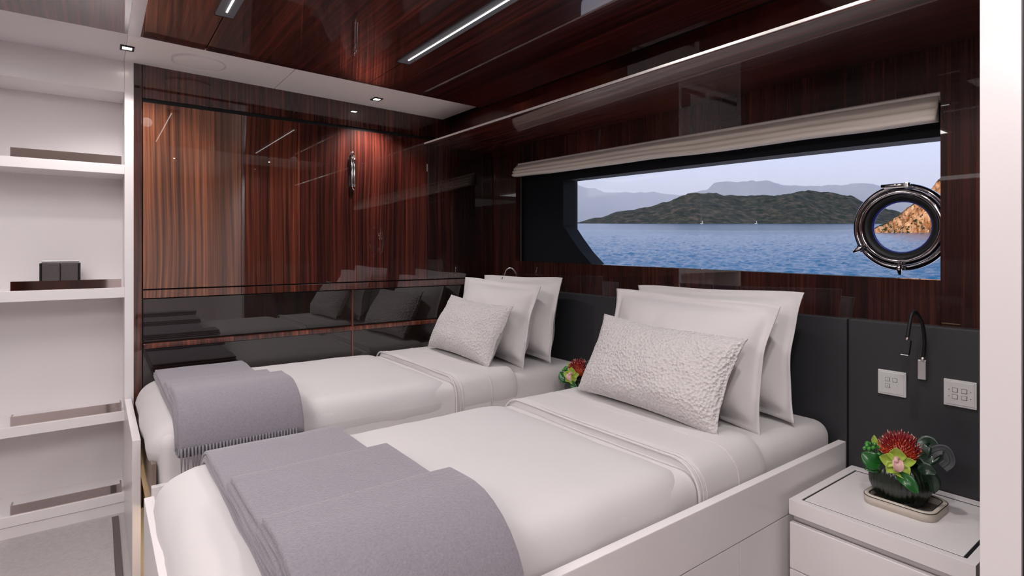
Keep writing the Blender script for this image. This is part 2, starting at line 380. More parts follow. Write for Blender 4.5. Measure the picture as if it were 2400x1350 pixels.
# remaining enclosure: wardrobe side, right and rear walls, niche back
wr = empty_struct('wall_right', (3.6, -1.04, 0), 'white wardrobe frame with a narrow vertical joint', 'wall')
WX, WY = 2.873, -1.04
box('wardrobe_side', (WX+.006, WY+.02, 0), (WX+.04, -.0005, 2.2), W_WALL, wr, bev=0)
box('stile', (WX, WY, 0), (WX+.051, WY+.022, 2.2), WHITE, wr, bev=.0015)
box('joint', (WX+.05, WY+.012, 0), (WX+.06, WY+.022, 2.2), BLACK, wr, bev=0)
box('wardrobe_door', (WX+.056, WY, 0), (XR, WY+.022, 2.2), WHITE, wr, bev=.0015)
box('end_wall', (XR, -2.1, 0), (XR+.06, WY+.03, 2.2), WHITE_M, wr, bev=0)
box('end_wall_panel', (XR, YB-.06, 0), (XR+.06, -2.101, 2.2), W_WALL, wr, bev=0)
wb = empty_struct('wall_rear', (2, YB, 0), 'mahogany rear wall with teak door', 'wall')
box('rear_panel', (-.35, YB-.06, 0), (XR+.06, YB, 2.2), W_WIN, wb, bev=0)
d1 = struct(box('door_1', (2.3, YB-.01, .02), (3.1, YB+.02, 2.0), W_OPP, None, bev=.003), 'teak door in the mahogany rear wall', 'door')

# white shelf unit in the niche
NY0 = -3.05
su = thing('shelf_unit', 'white built-in shelf unit with chrome gallery rails', 'shelf', (-.12, -2.6, 0))
box('back_panel', (-.30, NY0, 0), (-.25, Y_PORT0, 2.1), WHITE_M, su, bev=0)
box('side_panel', (-.30, NY0-.03, 0), (.0, NY0, 2.1), WHITE, su, bev=.001)
box('header', (-.25, NY0, 1.951), (0, Y_PORT0, 2.10), WHITE, su, bev=.0015)
box('plinth', (-.25, NY0, 0), (-.004, Y_PORT0, .048), WHITE, su, bev=.001)
for z0, z1 in ((1.570, 1.614), (.998, 1.044), (.426, .470), (.050, .093)):
    sh = box('shelf', (-.25, NY0, z0), (0, Y_PORT0, z1), WHITE, su, bev=.0015)
    for ya, yb in ((-2.484, -2.099), (-3.02, -2.62)):
        bm = bmesh.new()
        for lo, hi in (((-.016, ya, z1), (-.010, yb, z1+.040)), ((-.06, yb-.006, z1), (-.016, yb, z1+.040)), ((-.06, ya, z1), (-.016, ya+.006, z1+.040))):
            r = bmesh.ops.create_cube(bm, size=1)
            for v in r['verts']: v.co = Vector((lo[i]+(v.co[i]+.5)*(hi[i]-lo[i]) for i in range(3)))
        bm_obj('gallery_rail', bm, BRONZE, sh)
wl2 = struct(box('wall_aft', (-.35, YB, 0), (0, NY0-.031, 2.2), W_WALL, None, bev=0), 'mahogany wall beyond the white shelf unit', 'wall')
wl3 = struct(box('wall_niche', (-.40, YB, 0), (-.301, 0.02, 2.2), WHITE_M, None, bev=0), 'hidden white wall behind the shelf unit', 'wall')

BOXM = plain('dark_weave', (.085, .068, .072), .8, bump=('noise', 500, .6, .003), vary=(320, .4))
sb = thing('storage_box', 'small dark woven box standing on the white shelf', 'box', (-.13, -2.32, 1.044))
b0, b1 = px_x(97, 640, -.12).y, px_x(184, 640, -.12).y
bmid = (b0+b1)/2
box('front_half', (-.165, b0, 1.0445), (-.12, bmid-.001, 1.160), BOXM, sb, bev=.006)
box('front_half', (-.165, bmid+.001, 1.0445), (-.12, b1, 1.160), BOXM, sb, bev=.006)
box('side_board', (-.17, b0-.007, 1.0445), (-.115, b0-.001, 1.158), PLASTIC, sb, bev=.001)
box('side_board', (-.17, b1+.001, 1.0445), (-.115, b1+.007, 1.158), PLASTIC, sb, bev=.001)
box('back_plate', (-.176, b0-.002, 1.0445), (-.166, b1+.002, 1.168), SATIN, sb, bev=.001)

# ------------------------------------------------------------------ lamps of the room, with added unseen fill lamps
def strip_light(x0, x1, y, label, led=LED):
    r = thing('strip_light', label, 'ceiling light', ((x0+x1)/2, y, ceil_z(y)))
    z = ceil_z(y)-.010
    box('channel', (x0, y-.030, z-.006), (x1, y+.030, z+.004), CHANNEL, r, bev=.001)
    box('led_line', (x0+.05, y-.0028, z-.0085), (x1-.05, y+.0028, z-.005), led, r, bev=.0005)
    for xa in (x0-.003, x1):
        box('end_cap', (xa, y-.031, z-.007), (xa+.003, y+.031, z+.004), PLASTIC, r, bev=0)
strip_light(.85, 2.12, -1.086, 'grey linear ceiling light with white LED line nearer the window')
strip_light(.88, 2.12, -1.817, 'grey linear ceiling light in line with the ceiling seam, farther from window')
def downlight(x, y, label, mat=DOWN, s=.017, watt=24, cone=128, rad=.014):
    r = thing('downlight', label, 'downlight', (x, y, ceil_z(y)))
    z = ceil_z(y)
    bm = bmesh.new()
    for lo, hi in (((-s*2, -s*1.5), (s*2, -s)), ((-s*2, s), (s*2, s*1.5)), ((-s*2, -s), (-s*1.1, s)), ((s*1.1, -s), (s*2, s))):
        q = bmesh.ops.create_cube(bm, size=1)
        for v in q['verts']:
            v.co = Vector((x+lo[0]+(v.co.x+.5)*(hi[0]-lo[0]), y+lo[1]+(v.co.y+.5)*(hi[1]-lo[1]), z-.004+(v.co.z+.5)*.006))
    bm_obj('frame', bm, PLASTIC, r)
    box('lens', (x-s, y-s, z-.002), (x+s, y+s, z+.001), mat, r, bev=.0005)
    if watt:
        ld = bpy.data.lights.new('beam', 'SPOT'); ld.energy = watt; ld.color = (1, .955, .945); ld.shadow_soft_size = rad
        ld.spot_size = math.radians(cone); ld.spot_blend = .7
        lo = bpy.data.objects.new('beam', ld); lo.location = (x, y, z-.045); link(lo, r)
p = px_z(883, 232, ceil_z(-.92)); downlight(p.x, p.y, 'small square recessed downlight in cream border nearer the window')
p = px_z(298, 112, ceil_z(-2.1)); downlight(p.x, p.y, 'small square recessed downlight at the head of the white portal post', DOWN, .017, 10)
for x, y, wt, lab in ((2.02, -.78, 7.5, 'added unseen downlight in wood ceiling over the near bed pillows'), (1.95, -1.45, 1.5, 'added unseen downlight in wood ceiling over the middle of the near bed'),
                  (2.58, -.85, 19, 'added unseen downlight in white ceiling over the nightstand by the wardrobe'), (1.18, -1.93, 3, 'added unseen downlight in wood ceiling near the feet of both beds'),
                  (2.98, -1.60, 22, 'added unseen downlight in white ceiling near the wardrobe door'), (.6, -2.30, 7, 'added unseen downlight in wood ceiling before the shelves')):
    downlight(x, y, lab, DOWN, .017, wt, 164, .03)  # out-of-view downlights added to brighten beds, nightstand and shelves
p = px_z(467, 146, ceil_z(-1.8))
spk = thing('ceiling_speaker', 'round flush cream speaker grille in the ceiling border', 'speaker', (p.x, p.y, ceil_z(p.y)))
def disc(name, c, prof, mat, parent, n=48):
    vs, fs = [], []
    for k in range(n):
        a = 2*math.pi*k/n
        for r_, z_ in prof: vs.append((c.x+math.cos(a)*r_, c.y+math.sin(a)*r_, c.z+z_))
    m_ = len(prof)
    for k in range(n):
        for j in range(m_-1): fs.append((k*m_+j, k*m_+j+1, ((k+1) % n)*m_+j+1, ((k+1) % n)*m_+j))
    fs.append(tuple(k*m_+m_-1 for k in range(n)))
    return mesh_obj(name, vs, fs, mat, parent)
cc = Vector((p.x, p.y, ceil_z(p.y)))
disc('grille', cc, [(.105, .002), (.105, -.004), (.102, -.005), (.05, -.006)], CREAM, spk)
disc('rim', cc, [(.112, .002), (.112, -.006), (.1075, -.007), (.1065, -.003), (.1065, .001)], WHITE, spk)
def fill_panel(x0, x1, y0, y1, label, mat=FILL_L):  # unseen glowing ceiling panel, added to fill the cabin with light
    z = ceil_z((y0+y1)/2)-.012
    r = thing('ceiling_fill_panel', label, 'ceiling light', ((x0+x1)/2, (y0+y1)/2, z))
    box('diffuser', (x0, y0, z-.004), (x1, y1, z+.004), mat, r, bev=.001)
    for lo, hi in (((x0-.02, y0-.02), (x1+.02, y0)), ((x0-.02, y1), (x1+.02, y1+.02)), ((x0-.02, y0), (x0, y1)), ((x1, y0), (x1+.02, y1))):
        box('frame', (*lo, z-.007), (*hi, z+.006), WHITE, r, bev=.001)
fill_panel(2.40, 4.1, -3.95, -2.95, 'large unseen white fill panel added in the ceiling near the rear door')
fill_panel(.80, 1.79, -2.84, -2.36, 'unseen white fill panel added in the wood ceiling above the carpet', FILL_S)

# ------------------------------------------------------------------ headboard
hb = thing('headboard', 'charcoal leather headboard panels below the window', 'headboard', (1.4, -.03, .3))
for xa, xb in ((.013, 1.148), (1.152, 2.264), (2.268, 2.878)):
    box('panel', (xa, -.030, .05), (xb, -.0005, .972), LEATHER, hb, bev=.005, seg=3)

# ------------------------------------------------------------------ soft goods generators
def rbox(name, lo, hi, rv, mat, parent=None, res=.035, disp=None):
    """rounded, gently uneven cushion-like box"""
    lo = Vector(lo); hi = Vector(hi); rv = Vector(rv); bm = bmesh.new()
    def axis(a, b, r):
        pts = [a + r*(1-math.cos(math.pi/2*i/6)) for i in range(6)]
        m = max(1, int((b-a-2*r)/res)); pts += [a+r+(b-a-2*r)*i/m for i in range(m+1)]
        pts += [b - r*(1-math.cos(math.pi/2*(5-i)/6)) for i in range(6)]
        return pts
    ax = [axis(lo[i], hi[i], rv[i]) for i in range(3)]
    for d in range(3):
        u, v = (d+1) % 3, (d+2) % 3
        for side in (lo[d], hi[d]):
            g = []
            for a in ax[u]:
                row = []
                for b in ax[v]:
                    p = Vector((0, 0, 0)); p[d] = side; p[u] = a; p[v] = b; row.append(bm.verts.new(p))
                g.append(row)
            for i in range(len(g)-1):
                for j in range(len(g[0])-1):
                    bm.faces.new((g[i][j], g[i+1][j], g[i+1][j+1], g[i][j+1]))
    bmesh.ops.remove_doubles(bm, verts=list(bm.verts), dist=1e-6)
    for vtx in bm.verts:
        p = vtx.co; q = Vector((min(max(p[i], lo[i]+rv[i]), hi[i]-rv[i]) for i in range(3)))
        e_ = Vector(((p[i]-q[i])/rv[i] for i in range(3)))
        if e_.length > 1e-9:
            e_.normalize(); nrm = Vector((e_[i]/rv[i] for i in range(3))).normalized()
            c = q + Vector((e_[i]*rv[i] for i in range(3)))
        else: nrm = Vector((0, 0, 1)); c = p.copy()
        if disp: c = c + nrm*disp(c)
        vtx.co = c
    return bm_obj(name, bm, mat, parent, True)

def pillow(name, xc, yb, zb, W, H, T, tilt, mat, label, group, flange=.030, seed=0, roll=0, yaw=0, n=44, wr=.010, fuzz=0, ear=.075):
    vs, fs = [], []; rt = Matrix.Translation((xc, yb, zb)) @ Matrix.Rotation(math.radians(yaw), 4, 'Z') @ Matrix.Rotation(-math.radians(tilt), 4, 'X') @ Matrix.Rotation(math.radians(roll), 4, 'Y')
    m = int(n*W/H)
    def surf(side):
        base = len(vs)
        for i in range(n+1):
            for j in range(m+1):
                u = -1+2*j/m; v = -1+2*i/n
                fu = 1-2*flange/W; fv = 1-2*flange/H
                a = min(1, abs(u)/fu); b = min(1, abs(v)/fv)
                prof = max(0, (1-a**2.8))**.58 * max(0, (1-b**2.8))**.58
                th = T/2*prof
                x = u*W/2*(1-ear*(1-v*v)); z = v*H/2*(1-ear*1.3*(1-u*u)) + H/2
                # body slumps: belly lower
                th *= 1 + .18*(-v)
                wv = wr*(nz(x+seed, z*1.3, seed*2+side, 7) + .6*nz(x*1.0+seed, z, seed+9+side*3, 17))*(.35+.65*prof)
                edge = max(abs(u), abs(v)); 
                bend = .014*nz(u*1.4+seed, v*1.4, 4.4, 1.2)*(edge**4)
                if not fuzz: z -= .022*u**4*(v > 0)*v; bend -= .02*u**6
                f_ = fuzz*nz(x*90, z*90, seed+side) if fuzz else 0
                y = side*(th + .0018 + wv*prof**.3*(1 if prof > 0 else 0) + f_) + bend
                vs.append(rt @ Vector((x, y, z)))
        for i in range(n):
            for j in range(m):
                k = base+i*(m+1)+j; fs.append((k, k+1, k+m+2, k+m+1))
        return base
    b0 = surf(-1); b1 = surf(1)
    W1 = m+1
    border = [j for j in range(m)] + [i*W1+m for i in range(n)] + [n*W1+m-j for j in range(m)] + [(n-i)*W1 for i in range(n)]
    for q in range(len(border)):
        a, b = border[q], border[(q+1) % len(border)]
        fs.append((b0+a, b0+b, b1+b, b1+a))
    r = thing(name, label, 'cushion' if 'cushion' in name else 'pillow', (xc, yb, zb), group)
    mesh_obj('cover', vs, fs, mat, r)
    # piping along the seam of the body
    bm = bmesh.new(); fu = 1-2*flange/W; fv = 1-2*flange/H; pts = []
    for q in range(96):
        a = 2*math.pi*q/96; cu, cv = math.cos(a), math.sin(a); s_ = 1/max(abs(cu), abs(cv)); u, v = cu*s_*fu, cv*s_*fv
        x = u*W/2*(1-ear*(1-v*v)); z = v*H/2*(1-ear*1.3*(1-u*u))+H/2
        edge = max(abs(u), abs(v)); bend = .014*nz(u*1.4+seed, v*1.4, 4.4, 1.2)*(edge**4)
        if not fuzz: z -= .022*u**4*(v > 0)*v; bend -= .02*u**6
        pts.append(rt @ Vector((x, bend-.0022, z)))
    pts.append(pts[0]); tube(bm, pts, .0016, 5, False); bm_obj('seam', bm, mat, r, True)
    return r

def slab(name, path, y0, y1, t, mat, parent, seed=0, nose=True, wob=.004, ny=14):
    """folded cloth layer: path of (x,z), width along y, rounded edges"""
    P = [Vector((a, 0, b)) for a, b in path]; vs, fs = [], []
    L = [0]
    for a, b in zip(P, P[1:]): L.append(L[-1]+(b-a).length)
    cs = [(y0, 0)] ; cs = []
    for i in range(ny+1): cs.append((i/ny, 1, 0))
    for q in (60, 20, -20, -60): cs.append((1, math.sin(math.radians(q)), math.cos(math.radians(q))))
    for i in range(ny+1): cs.append((1-i/ny, -1, 0))
    for q in (-60, -20, 20, 60): cs.append((0, math.sin(math.radians(q)), -math.cos(math.radians(q))))
    m = len(cs)
    for i, p in enumerate(P):
        tg = (P[min(i+1, len(P)-1)]-P[max(i-1, 0)]).normalized(); nr = Vector((-tg.z, 0, tg.x))
        e0 = min(L[i], .9*t); e1 = min(L[-1]-L[i], .9*t)
        sc = 1
        if nose: sc = math.sqrt(max(.02, 1-(1-e0/(.9*t))**2))
        sc *= math.sqrt(max(.02, 1-(1-e1/(.9*t))**2))
        ya = y0 + wob*nz(L[i], seed, 2, 6); yb = y1 + wob*nz(L[i], seed, 8, 6)
        for f, s, o_ in cs:
            y = ya+(yb-ya)*f + o_*t*.5*sc
            h = s*t*.5*sc + .0022*nz(p.x+p.z, y, seed, 9)
            vs.append((p.x+nr.x*h, y, p.z+nr.z*h))
    for i in range(len(P)-1):
        for j in range(m): fs.append((i*m+j, i*m+(j+1) % m, (i+1)*m+(j+1) % m, (i+1)*m+j))
    fs.append(tuple(range(m))); fs.append(tuple(range((len(P)-1)*m, len(P)*m))[::-1])
    return mesh_obj(name, vs, fs, mat, parent)

def wrap_path(x0, x1, ztop, r, zl, zr, off, xs=None):
    """cross-bed path over a rounded mattress edge, offset outward by off"""
    pts = []
    if xs is None:
        z = zl
        while z < ztop-r: pts.append((x0-off, z)); z += .02
        for q in range(9):
            a = math.pi - math.pi/2*q/8; pts.append((x0+r+math.cos(a)*(r+off), ztop-r+math.sin(a)*(r+off)))
        xs = x0+r+.02
    else:
        pts += [(xs+d, ztop+off) for d in (0, .002, .005, .010)]; xs += .03
    x = xs
    while x < x1-r-.01: pts.append((x, ztop+off)); x += .03
    for q in range(9):
        a = math.pi/2 - math.pi/2*q/8; pts.append((x1-r+math.cos(a)*(r+off), ztop-r+math.sin(a)*(r+off)))
    z = ztop-r-.02
    while z > zr: pts.append((x1+off, z)); z -= .02
    pts.append((x1+off, zr))
    return pts

# ------------------------------------------------------------------ beds
MZ, DZ = .598, .622
def duv_disp(seed):
    def f(p):
        return .0045*nz(p.x+seed, p.y, p.z, 5) + .0025*nz(p.x, p.y+seed, p.z, 13) + (.010*abs(nz(p.x*1.2+seed, p.y*.6, p.z*3, 4)) if p.y < -1.95 else 0)
    return f
def bed(x0, x1, xo, which, seed):
    """x0..x1 mattress, xo outer rail face"""
    far = which == 'far'
    nm = 'single bed %s' % ('against the mahogany wall' if far else 'beside the nightstand with switches above')
    r = thing('single_bed', 'white lacquered ' + nm, 'bed', ((x0+x1)/2, -1, 0), 'pair of single beds')
    rt = .430 if far else .530
    box('side_rail', (xo-.026, -2.045, .386), (xo, -.032, rt), WHITE, r, bev=.002)
    ys = [-2.045, -1.40, -.72, -.032]
    for ya, yb in zip(ys, ys[1:]):
        box('drawer_front', (xo-.024, ya+.0015, .075), (xo-.001, yb-.0015, .383), WHITE, r, bev=.0015)
    xl = x0-.02 if far else x0-.028
    if not far: box('side_rail', (xl, -2.045, .075), (xl+.024, -.032, .530), WHITE, r, bev=.002)
    box('base', (x0+.01, -2.00, .27), (xo-.03, -.035, .372), WHITE_M, r, bev=.002)
    box('recessed_plinth', (x0+.06, -1.9, 0.0), (xo-.10, -.035, .27), DKMETAL, r, bev=.002)
    if far:
        box('footboard', (.012, -2.088, 0.0), (.705, -2.062, .527), WHITE, r, bev=.002)
        box('foot_panel', (x0+.02, -2.045, .282), (xo-.027, -2.030, .50), BRONZEW, r, bev=.002)
    else:
        box('footboard', (xl, -2.086, 0.0), (xo, -2.062, .530), WHITE, r, bev=.002)
    mt = rbox('mattress', (x0, -2.03, .374), (x1, -.036, MZ), (.055, .055, .055), SHEET, None, .05, lambda p: .002*nz(p.x, p.y, p.z, 8))
    tag(mt, 'white sheeted mattress on the ' + nm, 'mattress', 'mattresses')
    dv = thing('duvet', 'smooth white duvet tucked over the ' + nm, 'duvet', ((x0+x1)/2, -1.3, MZ))
    rbox('cover', (x0-.004, -2.072 if not far else -2.050, .385 if not far else .43), (x1+.004, -.85, DZ), (.085, .13, .095), DUVET, dv, .03, duv_disp(seed))
    # turned-down sheet band with its piped hem
    rbox('turn_down', (x0-.007, -.868, .40 if not far else .43), (x1+.007, -.50, DZ+.004), (.085, .02, .095), SHEET, dv, .03, lambda p: .0022*nz(p.x, p.y*2, p.z, 7)+.0012*nz(p.x*3, p.y*.7, p.z*2, 11))
    for yy, rad in ((-.868, .0045), (-.850, .0028), (-.833, .0022), (-.67, .0018)):
        bm = bmesh.new(); pts = wrap_path(x0-.007, x1+.007, DZ+.004, .09, .45, .45, .0005)
        tube(bm, [(a, yy+.010*nz(a, seed, yy, 3), b) for a, b in pts], rad, 6); bm_obj('hem', bm, SHEET, dv, True)
    return r
BRONZEW = plain('bronze_lacquer', (.20, .14, .11), .3, coat=.5)
bed(.030, .940, .955, 'far', 3.0)
bed(1.322, 2.222, 2.262, 'near', 8.0)

# warm light strip under the far bed
wl_ = thing('underbed_light', 'warm light strip glowing under the foot of the far bed', 'light', (.5, -1.97, .25))
box('strip', (.10, -1.99, .262), (.90, -1.975, .269), LED_WARM, wl_, bev=.001)

# pillows and cushions
def head_set(xc, which, s):
    t_ = 'far bed by the mahogany wall' if which == 'far' else 'near bed by the nightstand'
    pillow('pillow', xc+.01, -.225, MZ+.003, .76, .485, .22, 11, SHEET, 'white flanged pillow leaning against headboard on ' + t_, 'white pillows', seed=s, roll=-1)
    pillow('pillow', xc-.02, -.395, MZ+.003, .76, .465, .24, 15, SHEET, 'white flanged pillow standing in front of its twin on ' + t_, 'white pillows', seed=s+5, roll=1.5)
    pillow('cushion', xc-.005, -.60, MZ+.032, .66, .34, .17, 27, BOUCLE, 'pale boucle lumbar cushion on ' + t_, 'boucle cushions', flange=.004, seed=s+11, roll=2, fuzz=.0022, n=90, ear=.06)
head_set(1.79, 'near', 1.0)
head_set(.50, 'far', 21.0)

# throws folded across the bed feet
def throw(x0, x1, starts, y0, y1, label, zr, fringe, seed):
    r = thing('throw_blanket', label, 'blanket', ((x0+x1)/2, (y0+y1)/2, DZ), 'grey wool throws')
    off = .007; t = .0112
    for li, xs in enumerate(starts):
        for q in range(3):
            dx = 0 if q == 0 else .004*q
            y_a = y0 + .010*nz(li, q, seed, 3.7) + .004*q; y_b = y1 + .012*nz(li+4, q, seed, 3.7) - .004*q + .012*li
            last = (li == len(starts)-1 and q == 2)
            pth = wrap_path(x0-.004, x1+.004, DZ+.004, .09, .50, zr + .006*(2-q) + .0*li, off, None if xs is None else xs + dx)
            slab('fold', pth, y_a, y_b, t, WOOL, r, seed+li*3+q)
            off += t*.93
    if fringe:
        bm = bmesh.new(); xf = x1+.004+off-.004
        nF = 36
        for i in range(nF):
            y = y0+.006+(y1-y0-.012)*i/(nF-1)
            l = .070+.012*nz(i, 3, 1, .7)
            dy = .004*nz(i, 7, 2, .9)
            tube(bm, [(xf, y, zr+.008), (xf+.002, y+dy*.3, zr-.008), (xf+.001, y+dy, zr-l*.6), (xf-.002, y+dy*1.6, zr-l)], [.0026, .0036, .0030, .0016], 6)
        o = bm_obj('fringe', bm, WOOL, r, True); o['kind'] = 'stuff'
throw(1.322, 2.222, [None, 1.700, 2.020], -1.945, -1.565, 'lavender-grey wool throw in stepped folds across the near bed foot', .44, False, 2.0)
throw(.030, .940, [.06, .50, .72], -1.975, -1.60, 'lavender-grey wool throw with hanging fringe across the far bed foot', .560, True, 40.0)

# ------------------------------------------------------------------ nightstands
NZT = .451
def nightstand(x0, x1, yf, label):
    r = thing('nightstand', label, 'nightstand', ((x0+x1)/2, yf/2, 0), 'nightstands')
    zt = NZT; ix0, ix1, iy0, iy1 = x0+.031, x1-.032, yf+.033, -.075
    for lo, hi in (((x0, yf), (x1, iy0-.0085)), ((x0, iy1+.0085), (x1, -.033)), ((x0, iy0-.0085), (ix0-.005, iy1+.0085)), ((ix1+.009, iy0-.0085), (x1, iy1+.0085))):
        box('top_frame', (*lo, zt-.046), (*hi, zt), WHITE, r, bev=.001)
    box('top_core', (x0+.003, yf+.003, zt-.044), (x1-.003, -.035, zt-.0028), BLACK, r, bev=0)
    box('inlay_panel', (ix0, iy0, zt-.012), (ix1, iy1, zt-.0015), WHITE, r, bev=.001)
    box('finger_channel', (x0+.004, yf+.022, zt-.075), (x1-.004, -.035, zt-.046), SATIN, r, bev=.001)
    box('carcass', (x0+.002, yf+.020, .02), (x1-.002, -.034, zt-.074), WHITE, r, bev=.001)
    box('drawer_front', (x0+.002, yf+.001, .24), (x1-.002, yf+.0195, zt-.070), WHITE, r, bev=.002)
    box('drawer_front', (x0+.002, yf+.001, .02), (x1-.002, yf+.0195, .237), WHITE, r, bev=.002)
    return r
nightstand(2.281, 2.736, -.48, 'white nightstand with inlaid top beside the wardrobe frame')
nightstand(.972, 1.284, -.42, 'white nightstand hidden between the two beds')

# tray
def rr_ring(cx, cy, hx, hy, r, n=8):
    out = []
    for sx, sy, a0 in ((1, 1, 0), (-1, 1, 90), (-1, -1, 180), (1, -1, 270)):
        for i in range(n+1):
            a = math.radians(a0+90*i/n); out.append((cx+sx*(hx-r)+math.cos(a)*r, cy+sy*(hy-r)+math.sin(a)*r))
    return out
TRAYM = plain('tray_leather', (.60, .53, .46), .5); TRAYIN = plain('tray_inside', (.30, .28, .26), .12, metal=.6)
def tray(cx, cy, z, hx, hy, label):
    r = thing('tray', label, 'tray', (cx, cy, z), 'trays')
    levels = [(0, 0, .034), (0, .025, .034), (-.003, .028, .032), (-.009, .028, .026), (-.012, .025, .024), (-.012, .006, .024)]
    vs, fs = [], []; m_ = None
    for d, h, rad in levels:
        rg = rr_ring(cx, cy, hx+d, hy+d, rad); m_ = len(rg); vs += [(a, b, z+.0005+h) for a, b in rg]
    for i in range(len(levels)-1):
        for j in range(m_): fs.append((i*m_+j, i*m_+(j+1) % m_, (i+1)*m_+(j+1) % m_, (i+1)*m_+j))
    fs.append(tuple(range(m_))[::-1])
    mesh_obj('rim', vs, fs, TRAYM, r)
    rg = rr_ring(cx, cy, hx-.0125, hy-.0125, .024)
    mesh_obj('base', [(a, b, z+.0065) for a, b in rg]+[(a, b, z+.001) for a, b in rg], [tuple(range(m_))]+[(j, (j+1) % m_, m_+(j+1) % m_, m_+j) for j in range(m_)], TRAYIN, r)
    bm = bmesh.new(); rg = rr_ring(cx, cy, hx+.0005, hy+.0005, .034); pts = [(a, b, z+.0245) for a, b in rg]; pts.append(pts[0]); tube(bm, pts, .0011, 5, False)
    rg = rr_ring(cx, cy, hx-.012, hy-.012, .024); pts = [(a, b, z+.0262) for a, b in rg]; pts.append(pts[0]); tube(bm, pts, .0013, 5, False)
    bm_obj('piping', bm, PLASTIC, r)
tray(2.512, -.243, NZT-.0015, .092, .078, 'cream rounded tray with dark piping on the nightstand by the wardrobe')
tray(1.095, -.243, NZT-.0015, .092, .078, 'cream rounded tray on the nightstand between the beds')

# ------------------------------------------------------------------ flowers
VASE = plain('dark_green_glass', (.006, .012, .006), .3, coat=.4, coatrough=.12)
LEAF = plain('leaf_green', (.012, .11, .018), .3, coat=.4, vary=(30, .35))
LEAFD = plain('leaf_dark', (.006, .024, .012), .35, coat=.25, vary=(20, .3))
LEAFG = plain('leaf_slate', (.020, .022, .026), .5)
LIME = plain('orchid_green', (.36, .48, .06), .45, vary=(60, .2), sheen=.2)
PINK = plain('orchid_lip', (.72, .45, .42), .5, vary=(120, .25))
RED = plain('protea_red', (.24, .008, .012), .5, vary=(50, .5)); ORANGE = plain('protea_orange', (.52, .06, .015), .5, vary=(70, .4)); PALE = plain('protea_tip', (.72, .38, .28), .5)
BERRY = plain('berry_green', (.05, .26, .035), .25, coat=.5); STEM = plain('stem', (.03, .09, .02), .5)
def leaf_mesh(name, ctrl, width, mat, parent, up=(0, 0, 1), cup=.25, fold=.0, wave=0, th=.0012, nu=14, nv=6, shape=1.0):
    pts = smooth_pts(ctrl, max(2, nu//(len(ctrl)-1))); up = Vector(up).normalized(); top, bot = [], []
    N = len(pts)-1
    for i, p in enumerate(pts):
        t = i/N; tg = (pts[min(i+1, N)]-pts[max(i-1, 0)]).normalized(); sd_ = tg.cross(up)
        if sd_.length < 1e-4: sd_ = tg.orthogonal()
        sd_.normalize(); nr = sd_.cross(tg).normalized()
        wd = width*(math.sin(math.pi*min(1, max(0.0, t))**shape)**.75 + .03) if shape else width
        for j in range(nv+1):
            s = -1+2*j/nv; q = p + sd_*s*wd*.5 + nr*(cup*wd*s*s + wave*wd*math.sin(7*t+3*s)*abs(s))
            top.append(q+nr*th*.5); bot.append(q-nr*th*.5)
    vs = top+bot; o = len(top); fs = []; W1 = nv+1
    for i in range(N):
        for j in range(nv):
            k = i*W1+j; fs.append((k, k+1, k+W1+1, k+W1)); fs.append((o+k, o+k+W1, o+k+W1+1, o+k+1))
    br = [j for j in range(nv)] + [i*W1+nv for i in range(N)] + [N*W1+nv-j for j in range(nv)] + [(N-i)*W1 for i in range(N)]
    for q in range(len(br)):
        a, b = br[q], br[(q+1) % len(br)]; fs.append((a, b, o+b, o+a))
    return mesh_obj(name, vs, fs, mat, parent)

FX, FY = 2.500, -.250
roots = []
def fl_thing(name, label, cat, loc):
    r = thing(name, label, cat, loc, None); roots.append(r); return r
WH = 'in the vase beside the wardrobe'
# vase: flattened ribbed oval
vz = NZT+.006
va = fl_thing('vase', 'dark green ribbed oval vase on the tray beside the wardrobe', 'vase', (FX, FY, vz))
vs, fs = [], []
profv = [(.0, 0), (.42, 0), (.62, .006), (.85, .024), (.98, .05), (1.0, .066), (.96, .085), (.84, .104), (.64, .116), (.56, .120), (.52, .118), (.60, .105)]
NV = 108
for k in range(NV):
    a = 2*math.pi*k/NV; rib = 1+.022*(1 if k % 3 else -1.2)
    for r_, h in profv:
        rr = r_*(rib if .015 < h < .112 else 1); vs.append((FX+math.cos(a)*.080*rr, FY+math.sin(a)*.060*rr, vz+h))
m_ = len(profv)
for k in range(NV):
    for j in range(m_-1): fs.append((k*m_+j, k*m_+j+1, ((k+1) % NV)*m_+j+1, ((k+1) % NV)*m_+j))
mesh_obj('body', vs, fs, VASE, va)
